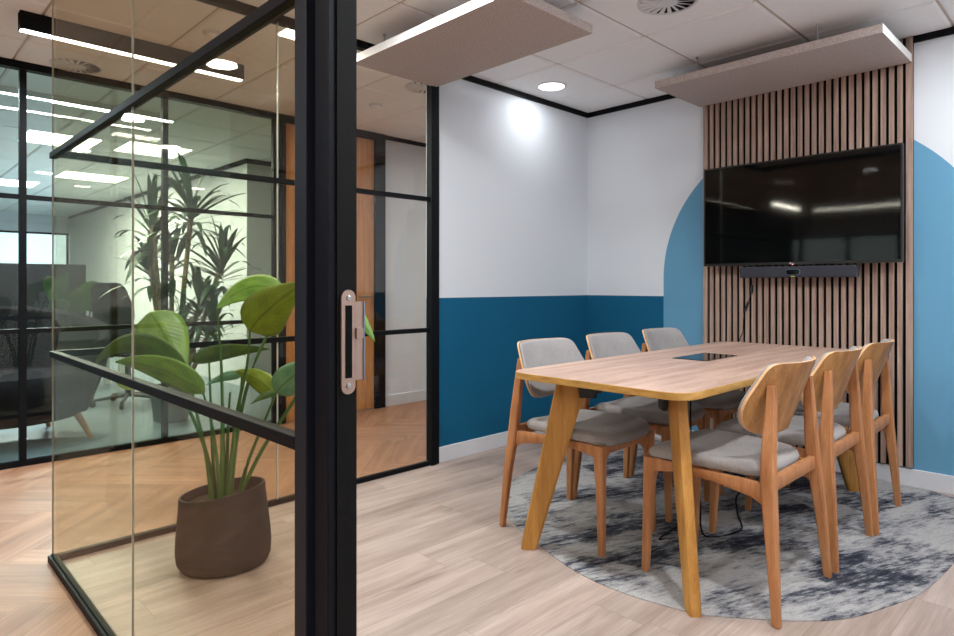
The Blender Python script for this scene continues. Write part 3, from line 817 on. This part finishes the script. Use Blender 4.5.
def leaf_mesh(name, b, m, e, width, mname, parent, org, tilt=.0, fold=.25, ns=16, nc=8, wave=.0):
    """blade along a quadratic curve b-m-e with a pointed tip, folded along its rib"""
    b, m, e = Vector(b), Vector(m), Vector(e); v = []; uv = []; f = []
    mm = 2*m - .5*(b+e)
    view = (m - Vector((0,0,H))).normalized()
    for i in range(ns+1):
        s = i/ns
        p = b*(1-s)**2 + mm*2*s*(1-s) + e*s*s
        dr = ((mm-b)*(1-s) + (e-mm)*s).normalized()
        side = dr.cross(view); side.normalize()
        nrm = side.cross(dr).normalized()
        side = (side*math.cos(tilt)+nrm*math.sin(tilt)).normalized(); nrm = side.cross(dr).normalized()
        w = width*.5*(math.sin(PI*min(1, s**.66*.97+.03))**.86) if s < 1 else 0
        w = max(w, .0005)
        for j in range(nc+1):
            c = (j/nc-.5)*2
            q = p + side*c*w + nrm*(abs(c)*w*fold + wave*math.sin(s*14+c*2)*w*abs(c))
            v.append(tuple(q-org)); uv.append((s, j/nc))
    for i in range(ns):
        for j in range(nc):
            a = i*(nc+1)+j; f.append((a, a+1, a+nc+2, a+nc+1))
    me = bpy.data.meshes.new(name); me.from_pydata(v, [], f); ul = me.uv_layers.new(name='UVMap')
    for lp in me.loops: ul.data[lp.index].uv = uv[lp.vertex_index]
    me.materials.append(M[mname])
    for p in me.polygons: p.use_smooth = True
    o = bpy.data.objects.new(name, me); COL.objects.link(o); o.parent = parent
    sm = o.modifiers.new('solid', 'SOLIDIFY'); sm.thickness = .0012
    return o
def P3(px, py, d): return at(px, py, d)
LV = [ # base, mid, tip (photo measurement + distance), width, material, tilt, fold
 ((250,331,2.46),(269,309,2.42),(306,281,2.36),.185,'leaf_y',.2,.22),
 ((281,290,2.62),(248,288,2.60),(216,310,2.52),.125,'leaf',-.5,.2),
 ((150,312,2.50),(166,338,2.47),(187,378,2.44),.19,'leaf',.15,.3),
 ((186,376,2.40),(138,345,2.34),(94,365,2.30),.100,'leaf_d',.5,.25),
 ((204,393,2.32),(160,369,2.26),(115,362,2.22),.105,'leaf',.5,.22),
 ((192,361,2.52),(228,352,2.58),(270,349,2.64),.075,'leaf_d',-.5,.2),
 ((242,375,2.58),(225,377,2.56),(206,385,2.52),.040,'leaf_p',.3,.2),  # a reflection in the glass, modelled as a pale leaf
 ((275,394,2.50),(256,379,2.52),(235,371,2.55),.085,'leaf_y',.3,.2),
 ((276,393,2.50),(292,377,2.46),(318,358,2.42),.120,'leaf_p',.1,.22),
 ((276,393,2.50),(264,396,2.47),(251,404,2.44),.028,'leaf_d',.1,.2),
 ((322,300,2.25),(352,312,2.22),(375,342,2.20),.070,'leaf',.2,.2),
 ((116,372,2.40),(126,385,2.38),(140,388,2.40),.035,'leaf_y',.2,.2),
]
for b, m_, e2, w, mn, ti, fo in LV:
    leaf_mesh('leaf', P3(*b), P3(*m_), P3(*e2), w, mn, t, PC, ti, fo)
SB = [ # petioles: points down to the soil
 [(150,314,2.51),(160,348,2.46),(185,400,2.49),(207,455,2.50),(214,500,2.50)],
 [(188,372,2.46),(196,410,2.47),(206,455,2.49),(212,500,2.50)],
 [(203,392,2.33),(213,430,2.46),(218,470,2.48),(220,502,2.50)],
 [(209,362,2.54),(211,410,2.53),(213,460,2.52),(216,498,2.52)],
 [(217,308,2.52),(221,360,2.54),(223,430,2.54),(224,500,2.52)],
 [(281,290,2.62),(273,322,2.60),(252,370,2.58),(238,430,2.55),(230,500,2.53)],
 [(250,331,2.46),(247,365,2.50),(236,420,2.52),(227,500,2.50)],
 [(276,393,2.50),(263,425,2.52),(248,462,2.53),(238,500,2.54)],
 [(242,375,2.58),(239,410,2.57),(233,450,2.56),(228,498,2.55)],
 [(322,300,2.25),(318,340,2.30),(300,390,2.40),(262,450,2.48),(236,502,2.50)],
 [(230,392,2.54),(228,430,2.54),(226,498,2.54)],
 [(222,388,2.50),(222,430,2.50),(221,498,2.50)],
]
for i, s_ in enumerate(SB):
    pts = [Vector(P3(*q))-PC for q in s_]
    pts[-1] = Vector((pts[-1].x, pts[-1].y, .235))
    sp_ = spline(pts, 5); n = len(sp_)
    k = MB(); k.tube(sp_, [.0038+.0055*(q/(n-1)) for q in range(n)], 8); k.build('stem', M['stem'], t, smooth=True)

# ------------------------------------------------------------------ office behind the far glass
def strap(mb, base, az, el, L, w, droop, n=7):
    p = Vector(base); v = []; d0 = Vector((math.cos(az)*math.cos(el), math.sin(az)*math.cos(el), math.sin(el)))
    side = Vector((-math.sin(az), math.cos(az), 0)); rows = []
    for i in range(n+1):
        s = i/n; ww = w*(math.sin(PI*(.12+.88*s))**.6 if s < 1 else .02)*.5
        rows.append((p-side*ww, p+side*ww)); 
        d = (d0 + Vector((0,0,-1))*droop*s*s*1.6).normalized(); p = p + d*(L/n)
    o = len(mb.v)
    for a, b in rows: mb.v += [tuple(a), tuple(b)]
    for i in range(n): mb.f.append((o+2*i, o+2*i+1, o+2*i+3, o+2*i+2)); mb.mi.append(0)
def head(parent, c, n, L, w, el0=-.3, el1=1.45, droop=.9, seed=1):
    r = random.Random(seed); k = MB()
    for i in range(n):
        f = i/n; el = el0+(el1-el0)*f; strap(k, Vector(c)-Vector((0,0,.22*(1-f))), r.random()*2*PI, el, L*(.75+.45*r.random()), w, droop*(.4+1.0*r.random()))
    k.build('foliage', M['yucca'], parent)
yb = at(171, 430, 5.15); yb.z = .002
t = thing('potted_yucca', yb, 'tall yucca tree with strappy leaves in a grey pot behind the far glass', 'plant')
k = MB(); k.lathe([(.11,0),(.13,.01),(.155,.28),(.15,.285),(.14,.27),(.0,.25)], 32, cap=False); k.build('pot', M['metalgrey'], t, smooth=40)
tops = [(at(192,205,5.25), 46, .50, 3), (at(222,262,5.2), 40, .44, 4), (at(152,225,5.2), 40, .44, 5), (at(200,300,5.1), 40, .34, 6), (at(172,255,5.3), 34, .40, 8), (at(150,262,5.25), 34, .36, 9), (at(182,322,5.1), 40, .30, 10), (at(215,318,5.1), 40, .30, 11)]
for c, n, L, sd in tops:
    c = c-yb; k = MB(); k.tube(spline([(c.x*.15, c.y*.15, .25), (c.x*.5, c.y*.5, c.z*.5), tuple(c)], 6), [.028]*6+[.02]*7, 8); k.build('trunk', M['trunk'], t, smooth=True)
    head(t, c, n, L, .045, seed=sd)
# monstera
mbp = at(78, 300, 6.0); mbp.z = .002
t = thing('potted_monstera', mbp, 'broad-leaved green plant standing by the white desk in the office', 'plant')
k = MB(); k.lathe([(.13,0),(.16,.3),(.15,.31),(.0,.28)], 28, cap=False); k.build('pot', M['metalgrey'], t, smooth=40)
for b, m_, e2, w in [((62,312,5.9),(60,290,5.8),(70,274,5.7),.16),((66,312,5.9),(58,305,5.7),(52,300,5.6),.16),((82,312,6),(88,292,5.9),(98,282,5.8),.18),((90,312,6),(96,298,5.9),(99,318,5.8),.14),((72,314,5.9),(76,298,5.8),(86,290,5.7),.14),((60,312,5.9),(52,286,5.8),(46,278,5.7),.14)]:
    leaf_mesh('leaf', at(*b), at(*m_), at(*e2), w, 'leaf_d', t, mbp, .3, .2)
    k = MB(); k.tube(spline([Vector((0,0,.28)), (at(*b)-mbp)*.6, at(*b)-mbp], 4), .008, 6); k.build('stem', M['stem'], t, smooth=True)
# desk
dp = at(88, 300, 6.6); dp.z = .002
t = thing('office_desk', dp, 'white desk in the office beyond the glass, with a pale top', 'desk')
k = MB(); k.box(-.7,.3,-.25,.4,.70,.73); k.build('desktop', M['desk'], t, bevel=.004)
for sx in (-.66,.26):
    for sy in (-.21,.36):
        k = MB(); k.box(sx-.025,sx+.025,sy-.025,sy+.025,0,.70); k.build('leg', M['desk'], t)
bp = at(76, 322, 6.35); 
k = MB(); k.box(-.13,.13,-.09,.09,0,.05); tag(k.build('storage_box', M['box'], loc=(bp.x, bp.y, .7325), bevel=.004), 'orange brown box lying on the white office desk', 'box')
# office chair
op = at(128, 300, 5.85); op.z = .002
t = thing('office_chair', op, 'black swivel office chair beside the white desk beyond the glass', 'chair', rz=.5)
k = MB(); pad(k, rounded([(-.22,-.22),(.22,-.22),(.22,.22),(-.22,.22)], .08), [(.9,0),(1,.02),(1,.05),(.9,.07),(.1,.075)], lambda u,v,w: (u,v,.46+w)); k.build('seat', M['darkfab'], t, smooth=True)
k = MB(); pad(k, rounded([(-.2,.58),(.2,.58),(.23,.85),(.17,1.12),(-.17,1.12),(-.23,.85)], .08), [(.95,0),(1,.01),(1,.03),(.9,.04),(.1,.04)], lambda u,v,w: (u,.22+w+.05*math.sin(v*6)-u*u*.6,v)); k.build('backrest', M['darkfab'], t, smooth=True)
k = MB(); k.box(-.03,.03,.2,.24,.42,.7); k.tube([(0,0,.08),(0,0,.47)], .025, 10); k.build('column', M['plastic'], t)
for s in (-1,1):
    k = MB(); k.box(s*.25-.02,s*.25+.02,-.12,.14,.66,.69); k.box(s*.25-.015,s*.25+.015,0,.03,.5,.66); k.build('armrest', M['plastic'], t)
for i in range(5):
    a = 2*PI*i/5; k = MB(); k.tube([(0,0,.09),(.28*math.cos(a),.28*math.sin(a),.06)], [.02,.014], 8); g = k.build('base_leg', M['plastic'], t)
    k = MB(); k.lathe([(.025,-.015),(.025,.015)], 14); w_ = k.build('castor', M['rubber'], g, loc=(.28*math.cos(a),.28*math.sin(a),.026)); w_.rotation_euler = (PI/2,0,a)
# dark tub armchair close to the glass
ap = Vector((.72, 5.44, .002))
t = thing('tub_armchair', ap, 'dark upholstered tub armchair on wooden legs close to the far glass', 'armchair', rz=PI+.2); t.scale = (1.25, 1.15, 1.1)
k = MB(); outer = []; inner = []; N = 28
rings = []
for i in range(N+1):
    a = PI*(.0)+ -PI*.22 + (PI*1.44)*i/N      # wraps round the back
    ca, sa = math.cos(a), math.sin(a); tt = math.sin(PI*i/N)
    zt_ = .64+.22*tt
    rr_ = .50
    rings.append([(ca*.40, sa*-.36+.02, .17), (ca*.49, sa*-.45+.02, .42), (ca*.53, sa*-.48+.02, zt_-.02), (ca*.50, sa*-.455+.02, zt_), (ca*.46, sa*-.42+.02, zt_-.02), (ca*.42, sa*-.38+.02, .40), (ca*.38, sa*-.34+.02, .17)])
k.loft(rings); k.build('shell', M['darkfab'], t, smooth=True)
k = MB(); k.lathe([(.36,.16),(.40,.20),(.41,.40),(.38,.44),(.0,.45)], 32, (0,.02,0)); k.build('seat', M['darkfab'], t, smooth=True)
for sx in (-1,1):
    for sy in (-1,1):
        k = MB(); k.tube([(sx*.33,sy*.30,0),(sx*.26,sy*.24,.2)], [.012,.022], 10); k.build('leg', M['beech'], t, smooth=True)
# dark cabinet behind
cp = at(20, 300, 6.9); 
t = thing('storage_cabinet', (cp.x-.25, cp.y+.1, .002), 'tall dark storage cabinet behind the dark armchair in the office', 'cabinet')
k = MB(); k.box(-.85,.85,-.22,.22,0,1.33); k.build('body', M['cab'], t, bevel=.004)
for i in range(3):
    k = MB(); x0 = -.84+i*.562; k.box(x0,x0+.552,-.236,-.221,.06,1.32); dr_ = k.build('door', M['cab'], t, bevel=.002)
    k = MB(); k.box(x0+.5,x0+.512,-.25,-.236,.6,.8); k.build('handle', M['plastic'], dr_)

# ------------------------------------------------------------------ camera, world, view
cam = bpy.data.cameras.new('camera'); co = bpy.data.objects.new('camera', cam); COL.objects.link(co)
cam.sensor_width = 36; cam.lens = 36*634/954; cam.shift_x = 0; cam.shift_y = -33/954; cam.clip_start = .02; cam.clip_end = 200
co.location = (0,0,H); co.rotation_euler = (PI/2, 0, -math.atan2(F2[0], F2[1]))
S.camera = co
w = bpy.data.worlds.new('sky'); S.world = w; w.use_nodes = True
nt = w.node_tree; bg = nt.nodes['Background']
tc = nt.nodes.new('ShaderNodeTexCoord'); sp_ = nt.nodes.new('ShaderNodeSeparateXYZ'); rp_ = nt.nodes.new('ShaderNodeValToRGB')
nt.links.new(tc.outputs['Generated'], sp_.inputs[0]); nt.links.new(sp_.outputs[2], rp_.inputs[0])
e = rp_.color_ramp.elements; e[0].position = .0; e[0].color = (.12,.17,.10,1); e[1].position = .25; e[1].color = (.55,.72,.95,1)
q_e = e.new(.03); q_e.color = (.75,.86,1,1)
nt.links.new(rp_.outputs[0], bg.inputs[0]); bg.inputs[1].default_value = 1.6
S.view_settings.view_transform = 'Standard'; S.view_settings.look = 'None'; S.view_settings.gamma = 1; S.view_settings.use_curve_mapping = False
S.view_settings.exposure = 0.48
S.cycles.max_bounces = 10; S.cycles.transparent_max_bounces = 24; S.cycles.diffuse_bounces = 5; S.cycles.sample_clamp_indirect = 4
